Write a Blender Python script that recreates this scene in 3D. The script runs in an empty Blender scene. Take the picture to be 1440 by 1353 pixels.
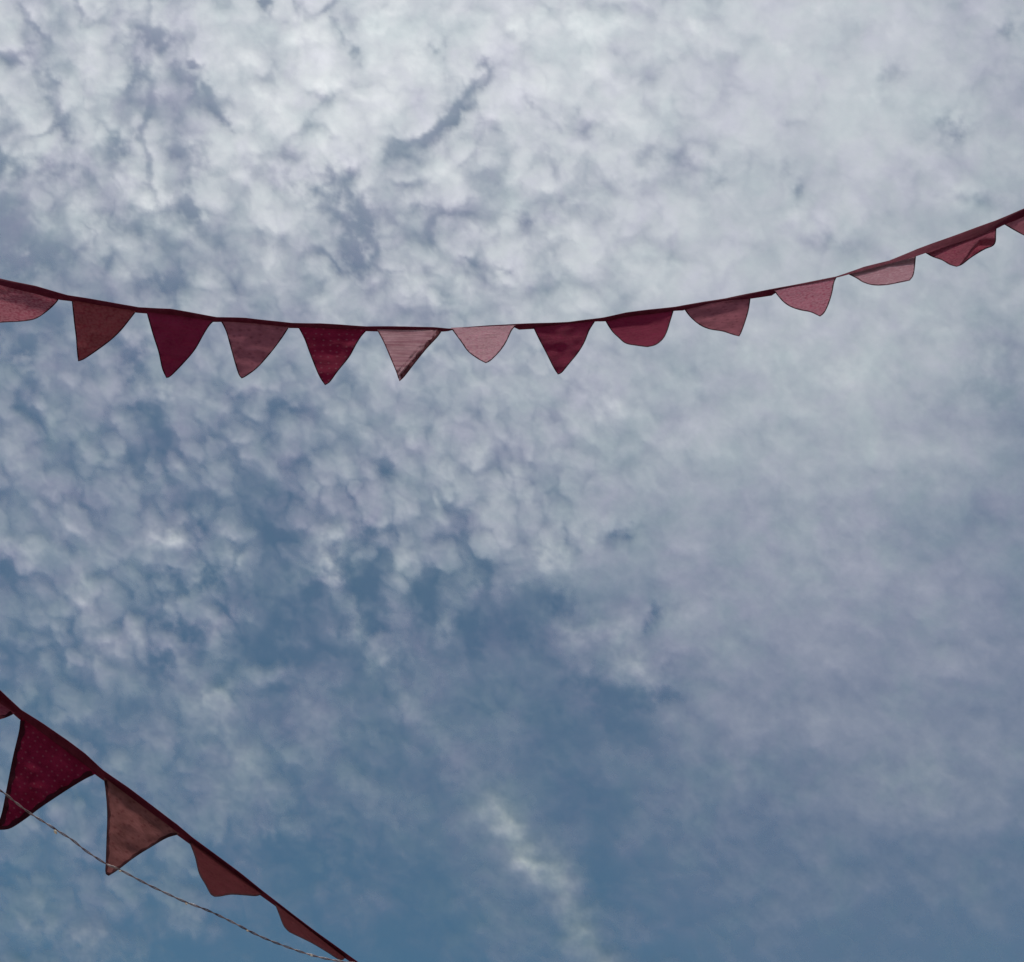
import bpy, math, random
import numpy as np
from mathutils import Vector, Matrix

random.seed(7)
C = bpy.context.scene.collection
SC = bpy.context.scene
R = math.radians

# ------------------------------------------------------------------ camera
W0, H0, F0 = 1440.0, 1353.0, 1444.0          # photograph size, focal length in its pixels
PITCH = 50.0
CAM = Vector((0, 0, 1.6))
cam = bpy.data.cameras.new('camera'); camo = bpy.data.objects.new('camera', cam); C.objects.link(camo)
camo.location = CAM; camo.rotation_euler = (R(90 + PITCH), 0, 0)
cam.sensor_width = 36.0; cam.sensor_fit = 'HORIZONTAL'; cam.lens = 36.0 * F0 / W0
cam.clip_start = 0.05; cam.clip_end = 20000
SC.camera = camo
FWD = Vector((0, math.cos(R(PITCH)), math.sin(R(PITCH))))
UP = Vector((0, -math.sin(R(PITCH)), math.cos(R(PITCH))))
RT = Vector((1, 0, 0))

def at(x, y, d):
    """a point d metres in front of the camera plane"""
    return CAM + FWD * d + RT * ((x - W0 / 2) / F0 * d) + UP * ((H0 / 2 - y) / F0 * d)

# ------------------------------------------------------------------ light
SUN_EL, SUN_AZ = 75.0, 190.0                  # azimuth clockwise from +Y: high, a little behind the camera
w = bpy.data.worlds.new("World"); SC.world = w; w.use_nodes = True
nt = w.node_tree; nt.nodes.clear()
sky = nt.nodes.new('ShaderNodeTexSky'); sky.sky_type = 'NISHITA'; sky.sun_disc = False
sky.sun_elevation = R(SUN_EL); sky.sun_rotation = R(SUN_AZ)
sky.altitude = 300; sky.air_density = 1.0; sky.dust_density = 0.3; sky.ozone_density = 1.0
bg = nt.nodes.new('ShaderNodeBackground'); bg.inputs['Strength'].default_value = 0.068
ow = nt.nodes.new('ShaderNodeOutputWorld')
wb = nt.nodes.new('ShaderNodeMix'); wb.data_type = 'RGBA'; wb.blend_type = 'MULTIPLY'; wb.inputs[0].default_value = 1.0
nt.links.new(sky.outputs[0], wb.inputs[6]); wb.inputs[7].default_value = (0.715, 1.035, 1.0, 1); nt.links.new(wb.outputs[2], bg.inputs[0]); nt.links.new(bg.outputs[0], ow.inputs[0])
sd = Vector((math.sin(R(SUN_AZ)) * math.cos(R(SUN_EL)), math.cos(R(SUN_AZ)) * math.cos(R(SUN_EL)), math.sin(R(SUN_EL))))
sl = bpy.data.lights.new('sun', 'SUN'); sl.energy = 3.2; sl.angle = R(7.0); sl.color = (1.0, 0.965, 0.91)
so = bpy.data.objects.new('sun', sl); C.objects.link(so); so.rotation_euler = sd.to_track_quat('Z', 'Y').to_euler()
so.location = (0, 0, 50)
SC.view_settings.view_transform = 'Standard'; SC.view_settings.look = 'None'
SC.view_settings.gamma = 1.0; SC.view_settings.use_curve_mapping = False; SC.view_settings.exposure = 0.0
SC.render.engine = 'CYCLES'
SC.cycles.use_denoising = True
SC.cycles.max_bounces = 8; SC.cycles.transparent_max_bounces = 16

# ------------------------------------------------------------------ numpy noise
def hash2(ix, iy, s):
    h = (ix.astype(np.int64) * 374761393 + iy.astype(np.int64) * 668265263 + s * 974634777) & 0xffffffff
    h = ((h ^ (h >> 13)) * 1274126177) & 0xffffffff
    h = (h ^ (h >> 16)) & 0xffffffff
    return h / 4294967295.0
def perlin(x, y, s=0):
    ix = np.floor(x); iy = np.floor(y); fx = x - ix; fy = y - iy
    ux = fx**3 * (fx * (fx * 6 - 15) + 10); uy = fy**3 * (fy * (fy * 6 - 15) + 10)
    def g(a, b):
        t = hash2(ix + a, iy + b, s) * 2 * np.pi
        return np.cos(t) * (fx - a) + np.sin(t) * (fy - b)
    n0 = g(0, 0) * (1 - ux) + g(1, 0) * ux; n1 = g(0, 1) * (1 - ux) + g(1, 1) * ux
    return (n0 * (1 - uy) + n1 * uy) * 1.41
def fbm(x, y, o=4, s=0, gain=0.5):
    r = 0; a = 1; t = 0
    for k in range(o):
        r = r + a * perlin(x * 2**k + 13.7 * k, y * 2**k - 7.1 * k, s + k); t += a; a *= gain
    return r / t
def billow(x, y, o=3, s=0, gain=0.5):
    r = 0; a = 1; t = 0
    for k in range(o):
        r = r + a * np.abs(perlin(x * 2**k + 5.3 * k, y * 2**k + 9.1 * k, s + k)); t += a; a *= gain
    return r / t * 3.2 - 1.0
def puffs(x, y, s=0):
    """rounded cells: height of the nearest puff, each with a random size"""
    ix = np.floor(x); iy = np.floor(y); best = np.zeros_like(x)
    for a in (-1, 0, 1):
        for b in (-1, 0, 1):
            cx = ix + a + hash2(ix + a, iy + b, s); cy = iy + b + hash2(ix + a, iy + b, s + 1)
            r = 0.45 + 0.6 * hash2(ix + a, iy + b, s + 2)
            d2 = ((x - cx)**2 + (y - cy)**2) / r**2
            best = np.maximum(best, np.clip(1 - d2, 0, 1)**0.8 * (0.5 + 0.5 * hash2(ix + a, iy + b, s + 3)))
    return best

# ------------------------------------------------------------------ cloud thickness chart
# brightness of the cloud sheet, read on a coarse chart of directions (one step is about 5 degrees)
GX = np.linspace(0, 1440, 13); GY = np.linspace(0, 1353, 12)
G = np.array([
 [195,190,185,205,212,205,212,212,205,200,195,190,185],
 [196,195,172,205,218,212,205,205,200,200,198,192,180],
 [182,183,187,200,205,192,192,200,198,192,196,190,188],
 [140,155,168,175,178,172,185,198,190,186,190,182,180],
 [126,140,140,150,155,160,170,172,170,180,184,178,168],
 [135,132,125,130,140,150,155,160,165,172,174,166,150],
 [140,134,132,115,122,130,150,152,155,157,157,150,142],
 [120,130,123,106,110,112,116,136,147,150,150,147,142],
 [118,122,124,118,116,118,112,115,132,137,140,140,137],
 [120,118,118,120,118,113,115,112,122,126,132,137,132],
 [113,116,115,112,106,109,118,110,115,118,120,120,117],
 [116,112,108,102,103,106,115,113,112,112,111,107,109]], float)
def grid(x, y):
    fx = np.clip(x / 120.0, 0, 11.999); fy = np.clip(y / 123.0, 0, 10.999)
    ix = fx.astype(int); iy = fy.astype(int); tx = fx - ix; ty = fy - iy
    tx = tx * tx * (3 - 2 * tx); ty = ty * ty * (3 - 2 * ty)
    return (G[iy, ix] * (1 - tx) + G[iy, ix + 1] * tx) * (1 - ty) + (G[iy + 1, ix] * (1 - tx) + G[iy + 1, ix + 1] * tx) * ty
# single gaps and puffs: x, y, half width, half height, turn, amount
BL = """213 55 22 13 20 -58;190 100 8 25 0 -25;190 118 10 9 0 -20;275 93 9 6 0 -42;340 188 15 6 0 -26;370 5 6 15 0 -60;165 192 20 11 30 -36;176 206 8 7 0 -20
262 215 24 7 -20 -24;290 225 10 10 0 -24;278 248 11 12 0 -22;275 292 11 26 -22 -46;0 217 16 10 0 -55;45 365 32 20 0 -42;232 398 22 12 0 -40;110 235 50 12 0 -20
30 235 30 12 0 -22;0 290 16 26 0 -20;115 265 22 10 0 -15;635 168 10 15 30 -30;555 225 16 10 0 -24;485 245 15 12 20 -38;440 268 60 22 20 -22;470 290 32 14 20 -20
505 312 10 6 0 -38;497 345 17 21 0 -54;515 375 20 15 30 -28;590 295 24 9 10 -18;535 10 12 8 0 -30;615 70 5 12 0 -20;735 318 9 8 0 -30;1255 100 16 6 0 -18
1340 175 18 9 10 -30;1420 45 20 10 0 -22;1375 275 40 10 10 -15;1125 268 8 10 -30 -26;1105 235 8 11 0 -16;1170 340 36 10 0 -12;840 180 26 8 20 -12;720 50 16 5 45 -16
340 80 18 14 0 20;370 140 28 18 0 20;425 45 30 20 10 18;590 70 10 22 0 18;520 40 15 10 0 15;470 125 18 26 0 15;190 255 18 12 0 28;230 285 20 16 0 34
130 290 32 11 0 18;150 308 14 8 0 12;15 150 22 18 0 13;50 25 42 26 0 10;130 110 40 30 0 11;55 190 22 16 0 14;620 105 6 15 10 18;800 15 11 24 0 16
865 30 15 8 -20 18;980 40 12 12 0 24;690 30 8 8 0 16;1100 68 14 11 0 15;1230 135 15 10 0 18;1160 10 15 10 0 14;1235 45 12 13 0 12;770 215 7 6 0 12
1340 255 16 8 0 10;1125 300 11 8 0 12;855 560 28 16 0 16;235 548 18 13 0 24;190 510 14 22 20 -26;30 500 18 14 0 -18;200 572 30 8 0 -18;345 560 13 9 0 -20
410 575 16 7 0 -18;235 750 26 10 22 30;315 765 13 28 -28 18;332 782 11 9 0 14;115 810 14 14 0 14;125 860 13 20 0 20;142 915 16 18 0 18;35 770 22 10 0 12
190 893 18 12 0 14;460 790 20 34 -18 32;482 815 15 12 0 10;480 745 13 18 0 13;515 785 13 15 0 13;550 752 17 21 0 10;565 800 9 20 0 9;495 880 19 14 0 20
530 920 18 20 -20 17;570 890 26 20 0 10;635 875 12 20 -15 15;310 975 26 15 0 20;300 880 11 32 -20 13;380 945 20 15 0 16;270 750 10 10 0 -20;285 815 15 9 0 -24
10 795 14 11 0 -20;225 805 9 12 0 -20;255 885 28 11 20 -26;225 930 10 17 -30 -22;400 915 40 13 0 -15;395 962 15 10 0 -20;385 748 18 8 20 -26;440 835 14 11 0 -26
500 828 20 8 -25 -20;508 745 11 26 -15 -20;525 875 12 10 0 -22;670 880 14 14 0 -15;600 862 18 18 0 -12;765 785 28 22 0 22;720 820 14 12 0 12;820 880 22 20 0 18
880 890 17 36 0 12;905 945 18 20 0 17;960 865 20 18 0 11;830 758 15 20 0 12;780 845 20 12 0 -16;795 755 7 22 0 -18;880 755 22 6 -15 -22;920 870 12 18 0 -20
745 890 50 22 20 -7;840 960 40 14 15 -11;925 985 30 12 0 -14;945 935 15 12 0 -14;1075 1160 11 36 -12 -5;870 1010 42 24 0 -8;460 1190 60 50 0 -7;1030 1080 14 40 -12 7
705 1160 16 18 0 12;745 1205 26 20 40 14;585 975 22 14 0 8;1300 1110 90 50 0 5;1090 1000 40 30 0 6;1180 760 60 40 0 6;640 640 60 30 0 8;960 610 60 30 0 6
90 1060 20 16 0 10;175 1075 16 22 0 9;60 1290 30 26 0 12;130 1330 40 22 0 10;240 1330 30 16 0 -8;20 1220 18 12 0 -10;390 1180 20 14 0 -10;340 1060 18 12 0 8
1400 520 40 60 0 -8;1060 480 60 30 0 6;1180 520 50 22 0 8"""
BL = [tuple(map(float, e.split())) for e in BL.replace('\n', ';').split(';')]
ST = [([(-20,75),(40,93),(60,125),(72,160),(90,192)], 7, -34), ([(245,98),(265,112),(276,132)], 5, -34), ([(291,120),(300,145),(322,172)], 5, -34),
      ([(690,95),(668,118),(650,140),(640,165),(620,187),(590,203),(562,207)], 7, -44), ([(655,150),(668,142)], 5, -25), ([(475,25),(490,55),(508,78)], 5, -24),
      ([(650,355),(675,365),(712,380)], 4, -22), ([(900,217),(925,210),(955,214),(985,226),(1022,248)], 9, -20), ([(455,250),(480,262),(500,290)], 6, -18),
      ([(700,1152),(738,1195),(778,1222),(790,1270),(808,1312),(862,1350),(930,1400)], 21, 17), ([(560,975),(618,1030),(642,1070),(690,1130)], 18, 10),
      ([(430,1000),(455,1060),(520,1110)], 14, 7), ([(300,990),(325,1060),(370,1110)], 16, 8), ([(840,1000),(850,1060)], 12, 4),
      ([(60,700),(110,760),(150,850),(190,950)], 14, 4)]

DOME_R = 3000.0
def axis(lo, hi, step, far):                 # even steps over the part of the sky that is seen, wider ones far round the dome
    mid_ = list(np.arange(lo, hi, step)); a = []; q = lo; d = step
    while q > -far: d *= 1.07; q -= d; a.append(q)
    b = []; q = mid_[-1]; d = step
    while q < far: d *= 1.07; q += d; b.append(q)
    return np.array(a[::-1] + mid_ + b)
TMAX = R(150.0); FAR = F0 * (math.tan(R(50)) + (TMAX - R(50)) * 2.0)
AX = axis(-60, 1500, 2.4, FAR) ; AY = axis(-60, 1413, 2.4, FAR)
X, Y = np.meshgrid(AX, AY, indexing='ij'); NXg, NYg = X.shape; X = X.ravel(); Y = Y.ravel()
cxp = (X - W0 / 2) / F0; cyp = (H0 / 2 - Y) / F0
rr = np.hypot(cxp, cyp); PH = np.arctan2(cyp, cxp)
TH = np.where(rr < math.tan(R(50)), np.arctan(rr), R(50) + (rr - math.tan(R(50))) / 2.0)
THc = np.minimum(TH, TMAX)
lx, ly, lz = np.sin(THc) * np.cos(PH), np.sin(THc) * np.sin(PH), np.cos(THc)
Pd = np.stack([lx * RT[k] + ly * UP[k] + lz * FWD[k] for k in range(3)], 1) * DOME_R + np.array([0, 0, 1.6])

# wind-drawn warp so that nothing keeps a drawn outline
wx = X + 15 * fbm(X / 60, Y / 60, 4, 11, 0.5) + 18 * fbm(X / 170, Y / 170, 2, 21)
wy = Y + 15 * fbm(X / 60, Y / 60, 4, 31, 0.5) + 18 * fbm(X / 170, Y / 170, 2, 41)
L = grid(wx, wy)
FB = fbm(X / 26, Y / 26, 4, 181, 0.6)
fx_ = wx + 13 * fbm(X / 24, Y / 24, 4, 191, 0.6); fy_ = wy + 13 * fbm(X / 24, Y / 24, 4, 201, 0.6)
inside = (np.abs(X - 720) < 1000) & (np.abs(Y - 676) < 1000)
for (bx_, by_, ra, rb, an, am) in BL:
    m = (np.abs(fx_ - bx_) < 4 * max(ra, rb)) & (np.abs(fy_ - by_) < 4 * max(ra, rb))
    dx = fx_[m] - bx_; dy = fy_[m] - by_; c, s = math.cos(R(an)), math.sin(R(an))
    q = ((dx * c + dy * s) / (ra * 1.35))**2 + ((-dx * s + dy * c) / (rb * 1.35))**2
    L[m] += am * (1.05 if am < 0 else 0.9) * np.exp(-q) * np.clip(1 + 1.6 * FB[m], 0.1, 1.9)
for pts, wd, am in ST:
    q = np.full(X.shape, 1e9)
    for (x0, y0), (x1, y1) in zip(pts[:-1], pts[1:]):
        t = np.clip(((fx_ - x0) * (x1 - x0) + (fy_ - y0) * (y1 - y0)) / ((x1 - x0)**2 + (y1 - y0)**2), 0, 1)
        q = np.minimum(q, (fx_ - x0 - t * (x1 - x0))**2 + (fy_ - y0 - t * (y1 - y0))**2)
    L += am * np.exp(-q / (wd * 1.2)**2) * (0.8 + 1.0 * fbm(X / 30, Y / 30, 4, 171, 0.55)) + am * .35 * np.exp(-q / (wd * 2.6)**2)
def sst(a, b, x):
    t = np.clip((x - a) / (b - a), 0, 1); return t * t * (3 - 2 * t)
# texture strength: broken cells on the left, smooth veil on the right
tex_l = (1 - sst(650, 1000, X + 0.25 * (Y - 600))) * 0.85 + 0.15
tex_top = 1 - sst(350, 620, Y)
tex_far = sst(1100, 1350, Y) * 0.35
ux = X + 10 * fbm(X / 28, Y / 28, 4, 111, 0.58) + 12 * fbm(X / 90, Y / 90, 2, 121)
uy = Y + 10 * fbm(X / 28, Y / 28, 4, 131, 0.58) + 12 * fbm(X / 90, Y / 90, 2, 141)
rx = (ux * 0.80 + uy * 0.60); ry = (-ux * 0.60 + uy * 0.80)        # cells drawn out down to the right
rx2 = (ux * 0.5 + uy * 0.866); ry2 = (-ux * 0.866 + uy * 0.5)
p1 = puffs(rx2 / 64, ry2 / 48, 5); p2 = puffs(rx2 / 35 + 7, ry2 / 27, 9); p3 = puffs(rx2 / 19 + 3, ry2 / 16, 15)
p0 = puffs(ux / 78 + 2, uy / 70, 25)
pat = 0.55 + 0.9 * fbm(X / 160, Y / 160, 2, 151)                    # some patches broken, some closed
cells = (sst(0.05, 0.75, p1) * 0.55 + sst(0.05, 0.8, p2) * 0.45 + p3 * 0.14 - 0.60)
t1 = billow(ux / 84, uy / 74, 5, 51, 0.5); t2 = fbm(rx / 60, ry / 34, 4, 61, 0.5)
amp = tex_l * (1 - tex_far) * (1 - 0.5 * sst(880, 1060, Y + 0.5 * (X - 400)) * sst(250, 480, X)) * (1 - 0.25 * sst(800, 1000, Y))
L += (1 - tex_top) * (amp * (cells * 34 * (0.5 + pat) * (1 - 0.2 * sst(800, 1000, Y)) + t2 * 22) + (1 - tex_l) * (t1 * 6 + t2 * 9))
L += tex_top * ((0.22 + 0.78 * tex_l) * (t1 * 21 + (sst(.05, .8, p0) - 0.5) * 27 + (sst(.05, .8, p2) - 0.5) * 10 + (p3 - .4) * 4) + t2 * (6 + 8 * tex_l))
L += fbm(wx / 130, wy / 100, 3, 71) * 11 + fbm(ux / 12, uy / 10, 3, 81, 0.5) * (1.5 + 2.5 * tex_l)
# thin ragged cracks between the big puffs high up
qx = X + 16 * fbm(X / 40, Y / 40, 4, 211, 0.6); qy = Y + 16 * fbm(X / 40, Y / 40, 4, 221, 0.6)
crk = np.exp(-(perlin(qx / 105, qy / 120, 231) / 0.075)**2) * sst(-0.05, 0.35, fbm(X / 130, Y / 130, 2, 241))
crk2 = np.exp(-(perlin(qx / 52 + 9, qy / 60, 251) / 0.09)**2) * sst(0.0, 0.4, fbm(X / 90, Y / 90, 2, 261))
L -= tex_top * (0.2 + 0.8 * tex_l) * (crk * 34 + crk2 * 12) * (1 - 0.4 * sst(560, 700, X))
L = np.where(L > 198, 198 + (L - 198) * 0.60, L)
lowr = sst(700, 1150, X) * sst(650, 1000, Y)
TN = lowr * 1.0 + fbm(wx / 95, wy / 95, 3, 91) * 1.6 + fbm(wx / 30, wy / 30, 3, 95) * 0.8     # violet / green drift of the tint

# display brightness -> share of the sky the cloud hides, given what full cloud and clear sky give there
def lin(v): return (np.clip(v, 0, 255) / 255.0)**2.2
yy = np.clip(Y / 1353.0, -0.3, 1.3)
CLR = lin(np.interp(yy, [0, .25, .5, .75, 1], [98, 96, 94, 97, 104]))
FUL = 0.97 * lin(np.interp(yy, [0, .185, .44, .67, .81, 1], [248, 241, 222, 199, 181, 154]))
def blur(a, n):
    a = a.reshape(NXg, NYg)
    for _ in range(n):
        p = np.pad(a, 1, mode='edge')
        a = (p[:-2, 1:-1] + p[2:, 1:-1] + p[1:-1, :-2] + p[1:-1, 2:] + 2 * p[1:-1, 1:-1]) / 6
    return a.ravel()
L = L + (0.20 + 0.16 * (1 - tex_top)) * (L - blur(L, 6)) + 0.12 * (L - blur(L, 60))
L = L - 3 * tex_top - 2
L = 102 + (L - 102) * 0.5 + np.sqrt(((L - 102) * 0.5)**2 + 14)
def body(c):                                 # colour factor by cover: shading from thicker cloud is put into thin patches
    t = np.clip((c - 0.30) / 0.62, 0, 1); return DULL + (1 - DULL) * t
DULL = np.interp(yy, [0, .3, .6, 1], [.46, .50, .66, .70])
TGT = lin(L); lo = np.zeros_like(L); hi = np.ones_like(L)
for _ in range(12):
    mi = (lo + hi) / 2; v = CLR * (1 - mi) + FUL * body(mi) * mi; up = v < TGT
    lo = np.where(up, mi, lo); hi = np.where(up, hi, mi)
COV = (lo + hi) / 2
FLO = np.maximum(np.interp(yy, [0, .25, .38, .5], [.42, .38, .18, .02]), 0.28 * lowr); COV = FLO + (COV - FLO) * 0.5 + np.sqrt(((COV - FLO) * 0.5)**2 + 0.002)      # the deck never quite opens up high
out = sst(60, 700, np.maximum(np.maximum(-X, X - 1440), np.maximum(-Y, Y - 1353)))
COV = COV * (1 - out) + (0.40 + 0.25 * t1 * 0.5 + 0.2 * t2) * out
TH_S = np.arccos(np.clip(((Pd - np.array([0, 0, 1.6])) / DOME_R) @ np.array(sd), -1, 1))
COV = np.where(TH_S < R(9), COV * sst(R(4), R(9), TH_S) + 0.12 * (1 - sst(R(4), R(9), TH_S)), COV)   # opened up out of view where the sun stands, to brighten the flags
COV = np.clip(COV, 0.01, 0.98)
#CALIB
REL = blur(COV * (1 - out), 14) * np.interp(yy, [0, .5, .8, 1], [0.012, 0.009, 0.005, 0.004])
Pd = np.array([0, 0, 1.6]) + (Pd - np.array([0, 0, 1.6])) * (1 - REL[:, None])     # thick cloud bellies hang lower

def np_mesh(name, V, faces_flat, starts, totals):
    me = bpy.data.meshes.new(name)
    me.vertices.add(len(V)); me.vertices.foreach_set('co', V.astype(np.float32).ravel())
    me.loops.add(len(faces_flat)); me.loops.foreach_set('vertex_index', faces_flat.astype(np.int32))
    me.polygons.add(len(starts)); me.polygons.foreach_set('loop_start', starts.astype(np.int32)); me.polygons.foreach_set('loop_total', totals.astype(np.int32))
    me.update(calc_edges=True)
    return me
I = np.arange(NXg * NYg).reshape(NXg, NYg)
quads = np.stack([I[:-1, :-1].ravel(), I[:-1, 1:].ravel(), I[1:, 1:].ravel(), I[1:, :-1].ravel()], 1)
quads = quads[(Pd[quads, 2].max(axis=1) > -30) & (TH[quads].max(axis=1) < TMAX)]
flat = quads.ravel(); tot = np.full(len(quads), 4); st = np.arange(len(quads)) * 4
me = np_mesh('sky', Pd, flat, st, tot)
for nm, val in (('cover', COV), ('tint', TN), ('dull', DULL)):
    at_ = me.attributes.new(nm, 'FLOAT', 'POINT'); at_.data.foreach_set('value', val.astype(np.float32))
me.polygons.foreach_set('use_smooth', np.ones(len(me.polygons), bool))
dome = bpy.data.objects.new('sky', me); C.objects.link(dome); dome['kind'] = 'structure'

def mat(name):
    m = bpy.data.materials.new(name); m.use_nodes = True; m.node_tree.nodes.clear(); return m, m.node_tree
class N:
    """small helper for node graphs"""
    def __init__(s, nt): s.nt = nt
    def n(s, t, **kw):
        o = s.nt.nodes.new(t)
        for k, v in kw.items(): setattr(o, k, v)
        return o
    def put(s, sock, v):
        if hasattr(v, 'links'): s.nt.links.new(v, sock)
        else: sock.default_value = v
    def math(s, op, a, b=None, c=None, clamp=False):
        o = s.n('ShaderNodeMath', operation=op, use_clamp=clamp)
        for i, v in enumerate((a, b, c)):
            if v is not None: s.put(o.inputs[i], v)
        return o.outputs[0]
    def mix(s, f, a, b, bt='MIX'):
        o = s.n('ShaderNodeMix', data_type='RGBA', blend_type=bt); s.put(o.inputs[0], f); s.put(o.inputs[6], a); s.put(o.inputs[7], b); return o.outputs[2]
    def noise(s, vec, sc, det=2, rough=0.5, dist=0):
        o = s.n('ShaderNodeTexNoise'); s.put(o.inputs['Vector'], vec); s.put(o.inputs['Scale'], sc); o.inputs['Detail'].default_value = det
        o.inputs['Roughness'].default_value = rough; o.inputs['Distortion'].default_value = dist; return o
    def attr(s, nm): return s.n('ShaderNodeAttribute', attribute_name=nm)
    def ramp(s, f, stops):
        o = s.n('ShaderNodeValToRGB'); e = o.color_ramp.elements
        while len(e) < len(stops): e.new(0.5)
        for el, (p, c) in zip(e, stops): el.position = p; el.color = (*c, 1)
        s.put(o.inputs[0], f); return o.outputs[0]

m, t = mat('cloud_sheet'); g = N(t)
tc = g.n('ShaderNodeTexCoord').outputs['Object']
fine = g.noise(tc, 0.035, 5, 0.55, 0.3).outputs[0]
cov = g.attr('cover').outputs['Fac']; tin = g.attr('tint').outputs['Fac']
edge = g.math('MULTIPLY', g.math('MULTIPLY', cov, g.math('SUBTRACT', 1.02, cov)), 0.58)
alpha = g.math('ADD', cov, g.math('MULTIPLY', g.math('SUBTRACT', fine, 0.5), edge), clamp=True)
tn = g.math('ADD', g.math('MULTIPLY', tin, 0.5), 0.5, clamp=True)
thin = g.ramp(tn, [(0.0, (0.92, 0.97, 1.02)), (0.45, (0.96, 0.94, 1.07)), (1.0, (1.08, 0.92, 1.12))])
thin = g.mix(1.0, thin, g.attr('dull').outputs['Color'], 'MULTIPLY')
thick = g.ramp(tn, [(0.0, (0.945, 0.945, 0.905)), (0.5, (0.97, 0.94, 0.905)), (1.0, (0.97, 0.925, 0.94))])
col = g.mix(g.math('MULTIPLY', g.math('SUBTRACT', cov, 0.30), 1.0 / 0.62, clamp=True), thin, thick)
tr = g.n('ShaderNodeBsdfTransparent'); tl = g.n('ShaderNodeBsdfTranslucent'); g.put(tl.inputs['Color'], col)
mx = g.n('ShaderNodeMixShader'); g.put(mx.inputs[0], alpha); t.links.new(tr.outputs[0], mx.inputs[1]); t.links.new(tl.outputs[0], mx.inputs[2])
o = g.n('ShaderNodeOutputMaterial'); t.links.new(mx.outputs[0], o.inputs[0])
me.materials.append(m)

# ------------------------------------------------------------------ ground (a paved yard, below the view)
m, t = mat('paving'); g = N(t)
tc = g.n('ShaderNodeTexCoord').outputs['Object']
br = g.n('ShaderNodeTexBrick'); g.put(br.inputs['Vector'], tc); br.inputs['Scale'].default_value = 2.2
br.inputs['Color1'].default_value = (.20, .19, .175, 1); br.inputs['Color2'].default_value = (.25, .235, .215, 1); br.inputs['Mortar'].default_value = (.10, .095, .09, 1)
nz = g.noise(tc, 0.7, 5, 0.6).outputs[0]
cc = g.mix(0.35, br.outputs[0], g.ramp(nz, [(0.3, (.15, .14, .13)), (0.7, (.28, .27, .25))]))
b = g.n('ShaderNodeBsdfPrincipled'); g.put(b.inputs['Base Color'], cc); b.inputs['Roughness'].default_value = 0.85
o = g.n('ShaderNodeOutputMaterial'); t.links.new(b.outputs[0], o.inputs[0])
gm = bpy.data.meshes.new('ground'); s_ = 2950.0
gm.from_pydata([(-s_, -s_, 0), (s_, -s_, 0), (s_, s_, 0), (-s_, s_, 0)], [], [(0, 1, 2, 3)]); gm.materials.append(m)
go = bpy.data.objects.new('ground', gm); C.objects.link(go); go['kind'] = 'structure'

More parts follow.
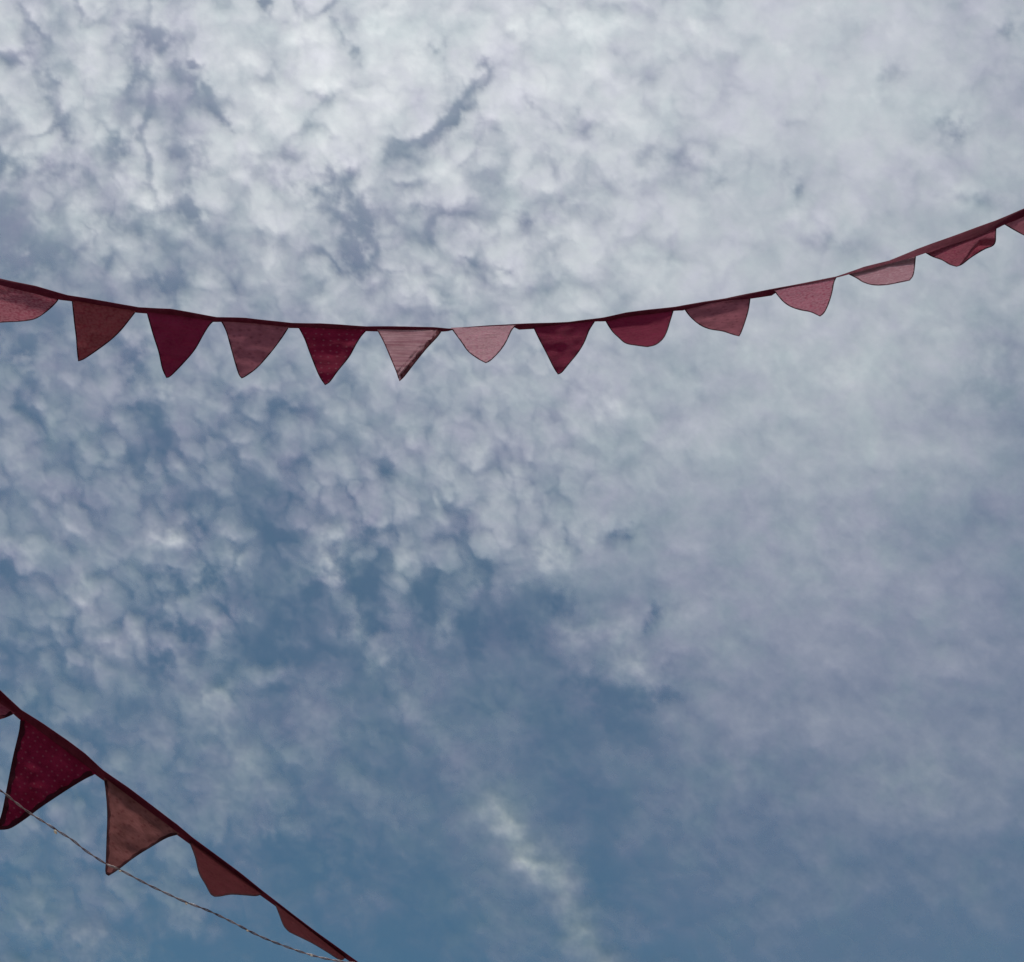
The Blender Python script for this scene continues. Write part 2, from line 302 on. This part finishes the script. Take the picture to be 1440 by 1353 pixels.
# ------------------------------------------------------------------ cloth
def cloth(name, base, spot=None, kind='plain', trans=0.35, sat_dark=0.6, scale=1.0):
    """woven cotton: base colour, a printed pattern, faded patches, a weave bump; lets part of the light through"""
    m, t = mat(name); g = N(t)
    uv = g.n('ShaderNodeUVMap').outputs[0]
    c = (*base, 1)
    fade = g.noise(uv, 9.0 * scale, 4, 0.6, 0.0).outputs[0]
    dark = (*[k * sat_dark for k in base], 1); lite = (*[min(1, k * 1.35 + 0.02) for k in base], 1)
    col = g.mix(g.ramp(fade, [(0.2, (0, 0, 0)), (0.8, (1, 1, 1))]), dark, lite)
    if kind == 'dots':
        v = g.n('ShaderNodeTexVoronoi', feature='F1', voronoi_dimensions='2D'); g.put(v.inputs['Vector'], uv); v.inputs['Scale'].default_value = 20; v.inputs['Randomness'].default_value = 0.35
        d = g.math('SUBTRACT', 1.0, g.math('MULTIPLY', v.outputs['Distance'], 5.0), clamp=True)
        col = g.mix(g.math('MULTIPLY', d, 0.36), col, (*spot, 1))
    elif kind == 'floral':
        v = g.n('ShaderNodeTexVoronoi', feature='SMOOTH_F1', voronoi_dimensions='2D'); g.put(v.inputs['Vector'], uv); v.inputs['Scale'].default_value = 52; v.inputs['Randomness'].default_value = 1
        n2 = g.noise(uv, 110, 3, 0.6, 1.2).outputs[0]
        f = g.math('ADD', g.math('MULTIPLY', v.outputs['Distance'], 0.9), g.math('SUBTRACT', n2, 0.5))
        col = g.mix(g.ramp(f, [(0.1, (.7, .7, .7)), (0.75, (0, 0, 0))]), col, (*spot, 1))
    elif kind == 'sprigs':
        v = g.n('ShaderNodeTexVoronoi', feature='F1', voronoi_dimensions='2D'); g.put(v.inputs['Vector'], uv); v.inputs['Scale'].default_value = 15; v.inputs['Randomness'].default_value = 1.0
        n2 = g.noise(uv, 120, 3, 0.7, 1.5).outputs[0]
        f = g.math('ADD', v.outputs['Distance'], g.math('MULTIPLY', g.math('SUBTRACT', n2, 0.5), 0.7))
        col = g.mix(g.ramp(f, [(0.02, (.5, .5, .5)), (0.24, (0, 0, 0))]), col, (*spot, 1))
    elif kind == 'stripes':
        mq = g.n('ShaderNodeMapping'); g.put(mq.inputs[0], uv); mq.inputs['Scale'].default_value = (2.2, 30, 1)
        col = g.mix(g.ramp(g.noise(mq.outputs[0], 1.3, 4, 0.6, 0.8).outputs[0], [(0.40, (0, 0, 0)), (0.68, (.6, .6, .6))]), col, (*spot, 1))
    # weave
    wa = g.n('ShaderNodeTexWave', bands_direction='X'); wb = g.n('ShaderNodeTexWave', bands_direction='Y')
    for q in (wa, wb): g.put(q.inputs['Vector'], uv); q.inputs['Scale'].default_value = 130; q.inputs['Distortion'].default_value = 1.5
    mp = g.n('ShaderNodeMapping'); g.put(mp.inputs[0], uv); mp.inputs['Scale'].default_value = (4.5, 20, 1); mp.inputs['Rotation'].default_value = (0, 0, 0.12)
    wr = g.noise(mp.outputs[0], 1.0, 4, 0.6, 1.2).outputs[0]
    hgt = g.math('ADD', g.math('MULTIPLY', g.math('ADD', wa.outputs[1], wb.outputs[1]), 0.10), g.math('MULTIPLY', wr, 1.6))
    bp = g.n('ShaderNodeBump'); bp.inputs['Strength'].default_value = 0.75; bp.inputs['Distance'].default_value = 0.015; g.put(bp.inputs['Height'], hgt)
    df = g.n('ShaderNodeBsdfPrincipled'); g.put(df.inputs['Base Color'], col); df.inputs['Roughness'].default_value = 0.85
    df.inputs['Specular IOR Level'].default_value = 0.06
    t.links.new(bp.outputs[0], df.inputs['Normal'])
    tl = g.n('ShaderNodeBsdfTranslucent'); g.put(tl.inputs['Color'], col); t.links.new(bp.outputs[0], tl.inputs['Normal'])
    mx = g.n('ShaderNodeMixShader'); mx.inputs[0].default_value = trans
    t.links.new(df.outputs[0], mx.inputs[1]); t.links.new(tl.outputs[0], mx.inputs[2])
    o = g.n('ShaderNodeOutputMaterial'); t.links.new(mx.outputs[0], o.inputs[0])
    return m
M = dict(
 rose=cloth('rose_floral_cotton', (.66, .13, .21), (.84, .40, .46), 'floral', .45),
 claret=cloth('claret_floral_cotton', (.44, .050, .095), (.70, .27, .31), 'floral', .35),
 brown=cloth('brown_rose_cotton', (.36, .038, .055), (.46, .12, .12), 'floral', .45),
 plum=cloth('plum_cotton', (.33, .008, .06), (.34, .04, .08), 'floral', .38),
 dusky=cloth('dusky_pink_cotton', (.48, .13, .17), (.20, .03, .05), 'sprigs', .45),
 crimson=cloth('crimson_dotted_cotton', (.34, .007, .05), (.62, .28, .32), 'dots', .38),
 striped=cloth('striped_pink_cotton', (.88, .40, .43), (.36, .05, .11), 'stripes', .3),
 pink=cloth('pale_pink_floral_cotton', (.84, .29, .37), (.93, .56, .58), 'floral', .3),
 blush=cloth('blush_cotton', (.90, .45, .49), (.62, .20, .26), 'floral', .3),
 magenta=cloth('magenta_cotton', (.38, .035, .085), (.5, .14, .18), 'floral', .35),
 beige=cloth('faded_beige_printed_cotton', (.35, .115, .105), (.15, .02, .03), 'sprigs', .5),
 red=cloth('faded_red_cotton', (.16, .015, .026), (.20, .05, .048), 'floral', .5),
 rust=cloth('rust_printed_cotton', (.175, .030, .034), (.13, .02, .024), 'floral', .45),
 tape=cloth('maroon_tape', (.17, .012, .034), (.1, .005, .02), 'plain', .02, .75, 2),
 hem=cloth('backlit_dark_hem', (.075, .004, .014), (.1, .005, .02), 'plain', .08, .7, 2),  # hem colours: darkness of doubled cloth against the sky is put into them
 hem_rose=cloth('folded_rose_hem', (.26, .06, .075), (.1, .02, .02), 'plain', .3, .7, 2),
 hem_brown=cloth('backlit_brown_hem', (.10, .025, .028), (.1, .02, .02), 'plain', .25, .7, 2))

def part(name, V, F, m, parent, UV=None, smooth=True):
    me = bpy.data.meshes.new(name); me.from_pydata([tuple(v) for v in V], [], F); me.materials.append(m)
    if UV is not None:
        ul = me.uv_layers.new(name='UVMap')
        for lp in me.loops: ul.data[lp.index].uv = UV[lp.vertex_index]
    if smooth: me.polygons.foreach_set('use_smooth', [True] * len(me.polygons))
    o = bpy.data.objects.new(name, me); C.objects.link(o); o.parent = parent
    o.location = (0, 0, 0)
    if parent is not None: o.matrix_parent_inverse = Matrix.Translation(-parent.location) if parent.parent is None else Matrix.Identity(4)
    return o

def resample(pts, n):
    pts = [Vector(p) for p in pts]
    # smooth through the traced points, then even steps
    dn = []
    for i in range(len(pts) - 1):
        p0 = pts[max(i - 1, 0)]; p1 = pts[i]; p2 = pts[i + 1]; p3 = pts[min(i + 2, len(pts) - 1)]
        for k in range(8):
            s = k / 8
            dn.append(0.5 * ((2 * p1) + (p2 - p0) * s + (2 * p0 - 5 * p1 + 4 * p2 - p3) * s * s + (3 * p1 - p0 - 3 * p2 + p3) * s**3))
    dn.append(pts[-1])
    cum = [0.0]
    for a, b in zip(dn[:-1], dn[1:]): cum.append(cum[-1] + (b - a).length)
    out = []; j = 0
    for k in range(n):
        q = cum[-1] * k / (n - 1)
        while j < len(cum) - 2 and cum[j + 1] < q: j += 1
        u = (q - cum[j]) / max(1e-9, cum[j + 1] - cum[j]); out.append(dn[j].lerp(dn[j + 1], min(1, max(0, u))))
    return out

class Line:
    """height of a traced line at x, and its slope"""
    def __init__(s, pts): s.p = pts
    def y(s, x):
        p = s.p
        for (x0, y0), (x1, y1) in zip(p[:-1], p[1:]):
            if x <= x1: return y0 + (y1 - y0) * (x - x0) / (x1 - x0)
        (x0, y0), (x1, y1) = p[-2], p[-1]; return y0 + (y1 - y0) * (x - x0) / (x1 - x0)

def make_flag(root, tape, dist, left, right, matn, reach, curl=0.0, belly=0.0, twist=0.0, hem=2.2, label=None, seed=0, fold=None, hemm='hem', hemr=None):
    """left / right run from the tape down to the tip; reach = cloth length in photo pixels at this distance,
    which sets how far the flag leans along the line of sight"""
    n = 30; mcol = 26
    Lp = resample(left, n); Rp = resample(right, n)
    rnd = random.Random(seed)
    tip = Vector(left[-1]); a = Vector(left[0]); b = Vector(right[0]); mid = (a + b) / 2
    ax = (b - a).normalized(); nrm = Vector((-ax.y, ax.x))
    if nrm.y < 0: nrm = -nrm
    h = max(10.0, max((Vector(p) - mid).dot(nrm) for p in list(left) + list(right)))
    k0 = math.sqrt(max(0.05, (reach / h)**2 - 1))
    wph = [rnd.uniform(0, 6.28) for _ in range(6)]
    crs = [(sg * 0.5, rnd.uniform(-.3, .3) - sg * .1, rnd.uniform(.5, .95), rnd.choice((-1, 1)) * rnd.uniform(.025, .045), rnd.uniform(.045, .08)) for sg in (-1, 1, -1)]
    px = dist / F0
    def depth(p, s):
        q = (p - mid).dot(nrm) / h; q = max(0.0, q); al = (p - mid).dot(ax) / (b - a).length
        lean = k0 * h * (q * (1 - curl) + curl * q * q)
        bel = belly * h * math.sin(math.pi * min(1, q)) * (1 - 0.6 * abs(al) * 2)
        tw = twist * h * al * q
        rip = h * min(1.0, q * 3 + 0.12) * (0.024 * math.sin(al * 9 + q * 5 + wph[0]) + 0.020 * math.sin(al * 4 - q * 13 + wph[1]) + 0.010 * math.sin(al * 23 + q * 9 + wph[2]) + 0.012 * math.sin(q * 27 + al * 4 + wph[3]) + 0.010 * math.sin(q * 17 - al * 7 + wph[4]))
        for (ca, cb, cq, cam_, cw) in crs:       # pulled creases running from the sewn corners
            dxl = cb - ca; tt = max(0, min(1, ((al - ca) * dxl + q * cq) / (dxl * dxl + cq * cq)))
            dd = (al - ca - tt * dxl)**2 + (q - tt * cq)**2
            rip += h * cam_ * math.exp(-dd / (cw * cw)) * (1 - tt * .7) * min(1, q * 6)
        d = dist - (lean + bel + tw + rip) * px
        if fold: d += fold(p, px, lean)
        return d
    V = []; UV = []; idx = []
    for j in range(n):
        row = []
        for i in range(mcol + 1):
            s = i / mcol
            p = Lp[j].lerp(Rp[j], s)
            V.append(at(p.x, p.y, depth(p, s))); UV.append(((p - a).dot(ax) / 440.0 * 2.0 + seed * .37, (p - a).dot(nrm) * (k0**2 + 1)**.5 / 440.0 * 2.0 + seed * .21)); row.append(len(V) - 1)
        idx.append(row)
    Fc = [(idx[j][i], idx[j + 1][i], idx[j + 1][i + 1], idx[j][i + 1]) for j in range(n - 2) for i in range(mcol)]
    Fc += [(idx[n - 2][i], idx[n - 1][0], idx[n - 2][i + 1]) for i in range(mcol)]
    o = part('flag', V, Fc, M[matn], root, UV)
    if label: o['label'] = label
    # hem: a folded band round the two free edges, front lip, fold, back lip
    HV = []; HF = []; HU = []
    path = [(Lp[j], Rp[j]) for j in range(1, n)] + [(Rp[j], Lp[j]) for j in range(n - 2, 0, -1)]
    pts = [q[0] for q in path]
    cen = (a + b + tip) / 3
    for j, p in enumerate(pts):
        d = (pts[min(j + 1, len(pts) - 1)] - pts[max(j - 1, 0)]).normalized()
        inn = Vector((d.y, -d.x))
        if inn.dot(cen - p) < 0 and j not in (n - 2,): inn = -inn
        if j in (n - 3, n - 2, n - 1): inn = (cen - tip).normalized()
        wv = (hemr if hemr and j > n - 2 else hem) * (1 + 0.2 * math.sin(j * 1.7 + seed) + 0.15 * math.sin(j * 0.6 + seed * 2))
        q = p + inn * wv; e = p - inn * 0.35
        dq = depth(q, 0); dp = depth(p, 0); mm = 0.0009
        HV += [at(q.x, q.y, dq - mm), at((p + inn * .3 * wv).x, (p + inn * .3 * wv).y, depth(p + inn * .3 * wv, 0) - mm * 1.5), at(e.x, e.y, dp), at((p + inn * .3 * wv).x, (p + inn * .3 * wv).y, depth(p + inn * .3 * wv, 0) + mm * 1.5), at(q.x, q.y, dq + mm)]
        HU += [(j / 60, k * .01) for k in range(5)]
    for j in range(len(pts) - 1):
        for k in range(4):
            HF.append((j * 5 + k, (j + 1) * 5 + k, (j + 1) * 5 + k + 1, j * 5 + k + 1))
    hme = part('hem', HV, HF, M[hemm], None, HU)
    hme.parent = o; hme.matrix_parent_inverse = o.matrix_parent_inverse.copy() if False else Matrix.Identity(4)
    return o

def make_tape(root, top, bot, dist, tilt, label=None):
    """bias tape folded over the flags' upper edge; tilt(x): how far its lower edge leans to (+) or from (-) the viewer"""
    xs0, xs1 = top[0][0], top[-1][0]
    T = Line(top); B = Line(bot)
    n = int((xs1 - xs0) / 5)
    V = []; UV = []; F = []; K = 8
    for i in range(n + 1):
        x = xs0 + (xs1 - xs0) * i / n
        ty = T.y(x); by = max(B.y(x), ty + 2.0)
        tl = tilt(x) * (by - ty) / F0 * dist
        wob = math.sin(x * .09) * .25 + math.sin(x * .031 + 1) * .3
        dz = 0.0022
        prof = [(1.0, -dz), (0.62, -dz * 1.9), (0.25, -dz * 1.6), (0.04, -dz * .8), (0.0, 0), (0.05, dz * .8), (0.6, dz * 1.9), (1.0, dz)]
        for k, (f, d) in enumerate(prof):
            y = ty + (by - ty) * f + wob * .5
            V.append(at(x, y, dist + d - tl * f - 0.001 * (k < 4))); UV.append((x / 220.0, f * .05))
    for i in range(n):
        for k in range(K - 1):
            a = i * K + k; F.append((a, a + K, a + K + 1, a + 1))
    for e in (0, n): F.append(tuple(e * K + k for k in range(K)))
    o = part('tape', V, F, M['tape'], root, UV)
    if label: o['label'] = label
    return o

def root_at(name, p, label, cat):
    o = bpy.data.objects.new(name, None); C.objects.link(o); o.empty_display_size = 0.2
    o.location = p; o['label'] = label; o['category'] = cat
    return o

# ------------------------------------------------------------------ the long string
D1 = 3.2
s1 = root_at('bunting_string', at(0, 392, D1), 'long string of faded pink and plum triangular flags sagging right across the picture', 'bunting')
top1 = [(-760,190),(-560,262),(-360,318),(-200,356),(-100,377),(0,391.5),(50,402),(95,415),(150,424),(195,432),(240,434),(305,446),(345,447),(410,454),(450,454.5),(515,459),(570,459),(610,460),(633,462),(660,459.5),(690,457.5),(727,455.5),(770,454),(800,452.5),(847,446.5),(880,439.5),(915,435),(950,431.5),(990,424),(1020,419.5),(1050,413),(1076,408),(1110,402),(1140,396),(1176,389),(1215,375),(1250,366.5),(1290,350),(1340,332),(1370,321),(1400,310),(1440,293),(1500,266),(1600,214),(1760,118),(1960,-20),(2160,-185)]
bot1 = [(-760,198),(-560,270),(-360,326),(-200,364),(-100,385),(0,401),(85,422),(101,424),(150,434),(192,440),(206,441),(260,448),(301,453),(312,453),(360,459),(407,461.5),(419,461.5),(470,466),(517,466),(530,466.5),(580,467),(622,466.5),(632,465.5),(640,462.5),(700,460),(722,459),(728,464),(750,463),(775,461.5),(800,457.5),(838,452),(849,452),(900,444.5),(948,437.5),(960,437),(1000,426),(1030,422),(1052,420.5),(1070,418),(1088,415.5),(1094,407.5),(1140,399),(1172,392),(1190,387),(1215,380),(1250,371),(1287,361),(1299,357),(1330,346.5),(1370,334),(1401,322),(1411,316.5),(1440,305),(1500,277),(1600,225),(1760,129),(1960,-9),(2160,-174)]
def tilt1(x):
    k = [(-800,-.1),(0,.6),(60,.1),(110,-.2),(640,-.2),(725,.2),(740,-.2),(850,-.2),(950,.1),(1020,.9),(1050,.6),(1080,-.2),(1100,1.2),(1180,2.6),(1200,5),(1290,3.6),(1310,2.2),(1340,1.6),(1440,.3),(2200,.3)]
    for (x0, a), (x1, b) in zip(k[:-1], k[1:]):
        if x <= x1: return a + (b - a) * (x - x0) / (x1 - x0)
    return .9
make_tape(s1, top1, bot1, D1, tilt1)
def fold_f(p, px, lean):     # right edge of the striped flag folds back under itself
    # signed distance from the fold line (606,475)-(560,527)
    a = Vector((612, 470)); b = Vector((559, 531)); d = (b - a).normalized(); nn = Vector((-d.y, d.x))
    if nn.x < 0: nn = -nn
    s = (p - a).dot(nn)
    return (s * 1.0 * px) if s > 0 else (-max(0, 5 + s) * .9 * px if s > -5 else -4.5 * px * math.exp((s + 5) / 9))
def fold_m(p, px, lean):     # crease across the last whole flag on the right
    a = Vector((1349, 374)); b = Vector((1375, 341)); d = (b - a).normalized(); nn = Vector((-d.y, d.x))
    if nn.x < 0: nn = -nn
    s = (p - a).dot(nn); q = min(1, max(0, (p.y - 335) / 15))
    return q * min(1, s / 3) * lean * 1.1 * px if s > 0 else -q * 0.25 * lean * px * math.exp(s / 7)
RCH = 106
flags1 = [
 # left edge, right edge, cloth, reach, curl, belly, twist, label
 ([(-9,396),(-7,425),(-5,445),(-3,454)], [(84,419),(76,429),(62,441),(48,449),(30,452),(10,453),(-3,454)], 'claret', 128, 1.0, .12, -.2, 'dusky rose flag cut by the left edge of the picture, its lower half shining pink'),
 ([(101,421),(104,450),(107,475),(108.5,495),(110,508)], [(192,437),(182,450),(168,467),(150,483),(120,504),(110,508)], 'brown', 108, .25, .04, .05, 'brownish floral flag with a straight left edge and curved right edge'),
 ([(206,438),(215,470),(223,495),(228,518),(234,531.5)], [(303,450),(295,457),(286,471),(274,492),(257,512),(240,529),(234,531.5)], 'plum', 112, .1, .02, 0, 'deep plum flag, third from the left'),
 ([(310,450),(318,466),(324,487),(331,512),(336,527),(340,532)], [(407,459),(396,476),(380,497),(362,517),(346,529),(340,532)], 'dusky', 110, .15, .03, .08, 'dusky pinkish brown flag between two plum ones'),
 ([(419,459),(428,476),(437,500),(448,527),(457,541.5)], [(517,463),(508,473),(501,484),(491,502),(475,522),(464,537),(457,541.5)], 'crimson', 112, .1, .03, 0, 'crimson flag sprinkled with pale dots, hanging lowest of all'),
 ([(530,463),(540,482),(549,503),(557,522),(560,531),(562,536)], [(622,464),(615,474),(600,490),(583,511),(569,529),(562,536)], 'striped', 170, .05, .06, .1, 'creased pink striped flag with its right edge folded back'),
 ([(634,461),(648,480),(658,494),(671,504),(683,510.5)], [(727,456),(720,464),(716,472),(710,484),(702,495),(690,507),(683,510.5)], 'pink', 150, .2, .1, -.1, 'small pale pink flag turned to the light'),
 ([(749,458),(757,475),(768,496),(778,516),(784.5,526.5)], [(838,450),(829,464),(822,481),(813,496),(800,512),(790,524),(784.5,526.5)], 'plum', 108, .25, .05, .03, 'plum floral flag ending in a sharp point, just right of the pale pink one'),
 ([(850,449),(860,465),(870,475),(880,483),(895,486),(910,488)], [(948,434),(943,450),(938,466),(932,477),(922,485),(910,488)], 'plum', 125, .95, .12, .05, 'plum flag with its rounded bottom curled up'),
 ([(960,431),(970,445),(984,457),(998,463),(1016,466),(1030,470.5),(1039.5,473)], [(1056,413),(1053,434),(1049,449),(1043,466),(1039.5,473)], 'dusky', 135, .95, .05, .25, 'plum to pale pink flag blown to the right, tip catching the light'),
 ([(1087,407),(1100,423),(1111,431),(1125,436),(1140,439),(1153,445)], [(1177,389),(1173,397),(1170,412),(1165,428),(1159,440),(1153,445)], 'rose', 150, .3, .06, .15, 'bright rose flag whose cloth hides the tape above it'),
 ([(1190,384),(1204,391),(1214,397),(1228,401),(1245,401),(1262,398),(1279,394.5)], [(1288,359),(1286,378),(1284,388),(1279,394.5)], 'blush', 135, .3, .08, .2, 'palest blush flag, short and blown up nearly level'),
 ([(1299,354),(1311,361),(1325,366),(1335,372),(1345,375)], [(1401,319),(1400.5,330),(1400,340),(1396,346),(1384,351),(1366,362),(1353,372),(1345,375)], 'magenta', 125, .3, .05, .1, 'magenta flag with a deep crease across its lower corner'),
 ([(1410,314),(1425,323),(1440,331),(1458,339),(1470,342)], [(1500,274),(1499,292),(1494,308),(1483,330),(1470,342)], 'dusky', 110, .3, .03, .1, 'brown flag cut by the right edge of the picture'),
]
for i, (l, r, mt, rc, cu, be, tw, lb) in enumerate(flags1):
    make_flag(s1, None, D1, l, r, mt, rc, cu, be, tw, 1.2, lb, i + 1, fold_f if i == 5 else (fold_m if i == 12 else None), 'hem_rose' if i == 5 else 'hem', 6.0 if i == 5 else None)
T1 = Line(top1); B1 = Line(bot1)
def spare_flags(root, B, dist, xs, wpx, hpx, mats, hem, seed0):
    for i, x in enumerate(xs):
        y0 = B.y(x) - 3; y1 = B.y(x + wpx) - 3; tx = x + wpx * (.45 + .1 * math.sin(i * 2.1)); ty = (y0 + y1) / 2 + hpx
        l = [(x, y0), (x * .55 + tx * .45, y0 * .5 + ty * .5), (tx, ty)]; r = [(x + wpx, y1), ((x + wpx) * .55 + tx * .45, y1 * .5 + ty * .5), (tx, ty)]
        make_flag(root, None, dist, l, r, mats[i % len(mats)], hpx * 1.35, .2, .04, .05 * math.sin(i), hem, None, seed0 + i)
spare_flags(s1, B1, D1, [-114, -219, -322, -425, -526, -626], 88, 80, ['plum', 'striped', 'crimson', 'rose', 'brown', 'pink'], 1.5, 40)
spare_flags(s1, B1, D1, [1516, 1608, 1698, 1784, 1868, 1950, 2030], 78, 70, ['crimson', 'pink', 'plum', 'dusky', 'brown', 'rose'], 1.5, 50)

# ------------------------------------------------------------------ the near string
D2 = 2.17
s2 = root_at('bunting_string', at(0, 975, D2), 'shorter string of larger dark red and brown flags slanting down across the bottom left corner', 'bunting')
top2 = [(-520,640),(-300,772),(-140,875),(0,970),(30,998),(60,1017),(95,1041),(120,1060),(145,1083),(180,1107),(220,1137),(250,1160),(270,1177),(300,1199),(340,1229),(370,1253),(410,1284),(450,1314),(490,1343),(540,1379),(640,1448),(800,1545),(960,1630)]
bot2 = [(-520,656),(-300,788),(-140,892),(-20,976),(20,1005),(29,1013),(60,1035),(100,1063),(137,1092),(146,1098),(200,1139),(252,1176.5),(265,1186),(320,1227),(368,1260.5),(386,1273.5),(440,1313),(484,1347),(500,1358),(540,1388),(640,1457),(800,1555),(960,1640)]
make_tape(s2, top2, bot2, D2, lambda x: -.4)
flags2 = [
 ([(-98,925),(-90,975),(-85,1000),(-80,1020)], [(21,1003),(5,1010),(-20,1015),(-50,1018),(-80,1020)], 'magenta', 160, .4, .1, 0, 5, 'magenta flag almost wholly cut off by the left edge'),
 ([(29,1008),(27,1028),(19,1062),(11,1102),(4,1138),(0,1152),(-5,1163),(1,1167)], [(136,1088),(122,1094),(100,1107),(62,1132),(32,1154),(14,1165),(1,1167)], 'crimson', 172, .1, .03, .05, 6.5, 'largest flag of the near string, crimson with faint dots'),
 ([(146,1093),(149,1115),(151,1145),(150,1180),(149,1212),(148.5,1228),(153,1231.5)], [(253,1173),(235,1178),(214,1190),(190,1205),(166,1223),(153,1231.5)], 'beige', 172, .1, .03, .05, 3.6, 'brown beige flag printed with small sprigs'),
 ([(265,1181),(274,1204),(280,1228),(289,1244),(296,1257),(302,1261)], [(369,1257),(360,1260),(345,1259),(325,1258),(310,1260.5),(302,1261)], 'red', 165, .35, .08, .1, 2.0, 'faded red flag with a squared off blown tip'),
 ([(386,1269),(393,1287),(399,1302),(407,1311)], [(486,1347),(478,1350),(460,1339),(440,1327),(424,1319),(407,1311)], 'rust', 150, .3, .05, .1, 1.6, 'rusty narrow flag seen almost edge on at the bottom'),
]
for i, (l, r, mt, rc, cu, be, tw, hm, lb) in enumerate(flags2):
    make_flag(s2, None, D2, l, r, mt, rc, cu, be, tw, hm, lb, i + 21, None, 'hem_brown' if mt in ('beige', 'red', 'rust') else 'hem')

# ------------------------------------------------------------------ twisted wire of tiny lights
D3 = 1.95
fl = root_at('light_string', at(0, 1112, D3), 'thin twisted clear wire with tiny bulbs running below the bunting at bottom left', 'fairy lights')
wire = [(-420,905),(-200,1008),(-60,1078),(0,1112),(22,1128),(46,1146),(80,1168),(102,1181),(122,1197),(150,1216),(166,1222),(192,1235),(220,1250),(252,1265),(290,1279),(330,1299),(370,1318),(420,1338),(470,1350),(520,1358),(640,1372),(820,1385)]
P = resample(wire, 420)
def m_wire():
    m, t = mat('clear_plastic_wire'); g = N(t)
    b = g.n('ShaderNodeBsdfPrincipled'); b.inputs['Base Color'].default_value = (.34, .25, .22, 1); b.inputs['Roughness'].default_value = .25
    b.inputs['Transmission Weight'].default_value = .35; b.inputs['IOR'].default_value = 1.3
    nz = g.noise(g.n('ShaderNodeTexCoord').outputs['Object'], 60, 3).outputs[0]
    g.put(b.inputs['Base Color'], g.ramp(nz, [(.35, (.12, .055, .06)), (.65, (.46, .34, .34))]))
    o = g.n('ShaderNodeOutputMaterial'); t.links.new(b.outputs[0], o.inputs[0]); return m
MW = m_wire()
def m_glass():
    m, t = mat('clear_bulb'); g = N(t)
    b = g.n('ShaderNodeBsdfPrincipled'); b.inputs['Base Color'].default_value = (.9, .72, .55, 1); b.inputs['Roughness'].default_value = .08
    b.inputs['Transmission Weight'].default_value = .3
    nz = g.noise(g.n('ShaderNodeTexCoord').outputs['Object'], 300, 2).outputs[0]; g.put(b.inputs['Base Color'], g.ramp(nz, [(.3, (.85, .6, .42)), (.7, (.95, .85, .7))]))
    o = g.n('ShaderNodeOutputMaterial'); t.links.new(b.outputs[0], o.inputs[0]); return m
MG = m_glass()
px3 = D3 / F0
def strand(phase):
    V = []; F = []; K = 6; rad = 0.75 * px3; off = 0.95
    ang = 0.0
    for i, p in enumerate(P):
        d = (P[min(i + 1, len(P) - 1)] - P[max(i - 1, 0)]).normalized(); nn = Vector((-d.y, d.x))
        ang = i * 0.52 + phase + 1.3 * math.sin(i * .045)
        q = p + nn * (off * math.cos(ang)) + nn * (0.9 * math.sin(i * .21) * .6)
        c = at(q.x, q.y, D3 + off * px3 * math.sin(ang))
        dw = (RT * d.x - UP * d.y).normalized(); n1 = (RT * nn.x - UP * nn.y).normalized(); n2 = dw.cross(n1).normalized()
        for k in range(K):
            th_ = 2 * math.pi * k / K; V.append(c + (n1 * math.cos(th_) + n2 * math.sin(th_)) * rad)
    for i in range(len(P) - 1):
        for k in range(K): F.append((i * K + k, i * K + (k + 1) % K, (i + 1) * K + (k + 1) % K, (i + 1) * K + k))
    return V, F
for ph_ in (0, math.pi):
    V, F = strand(ph_); part('wire', V, F, MW, fl)
def bulb(x, y, r, a):
    c = at(x, y, D3 - 0.004); V = []; F = []; n, K = 10, 12
    ax = (RT * math.cos(R(a)) - UP * math.sin(R(a))).normalized(); n1 = FWD.cross(ax).normalized(); n2 = ax.cross(n1)
    for i in range(n + 1):
        s = i / n; rr_ = r * math.sin(math.pi * min(.98, max(.02, s)))**.6 * (1 - .25 * s)
        for k in range(K):
            q = 2 * math.pi * k / K; V.append(c + ax * (s - .5) * r * 3.2 + (n1 * math.cos(q) + n2 * math.sin(q)) * rr_)
    for i in range(n):
        for k in range(K): F.append((i * K + k, i * K + (k + 1) % K, (i + 1) * K + (k + 1) % K, (i + 1) * K + k))
    F += [tuple(range(K))[::-1], tuple(n * K + k for k in range(K))]
    return part('bulb', V, F, MG, fl)
bulb(78, 1170, 2.2 * px3, 60)
for (x, y) in ((169, 1225), (262, 1271), (348, 1309), (438, 1344)): bulb(x, y, 1.3 * px3, 30)
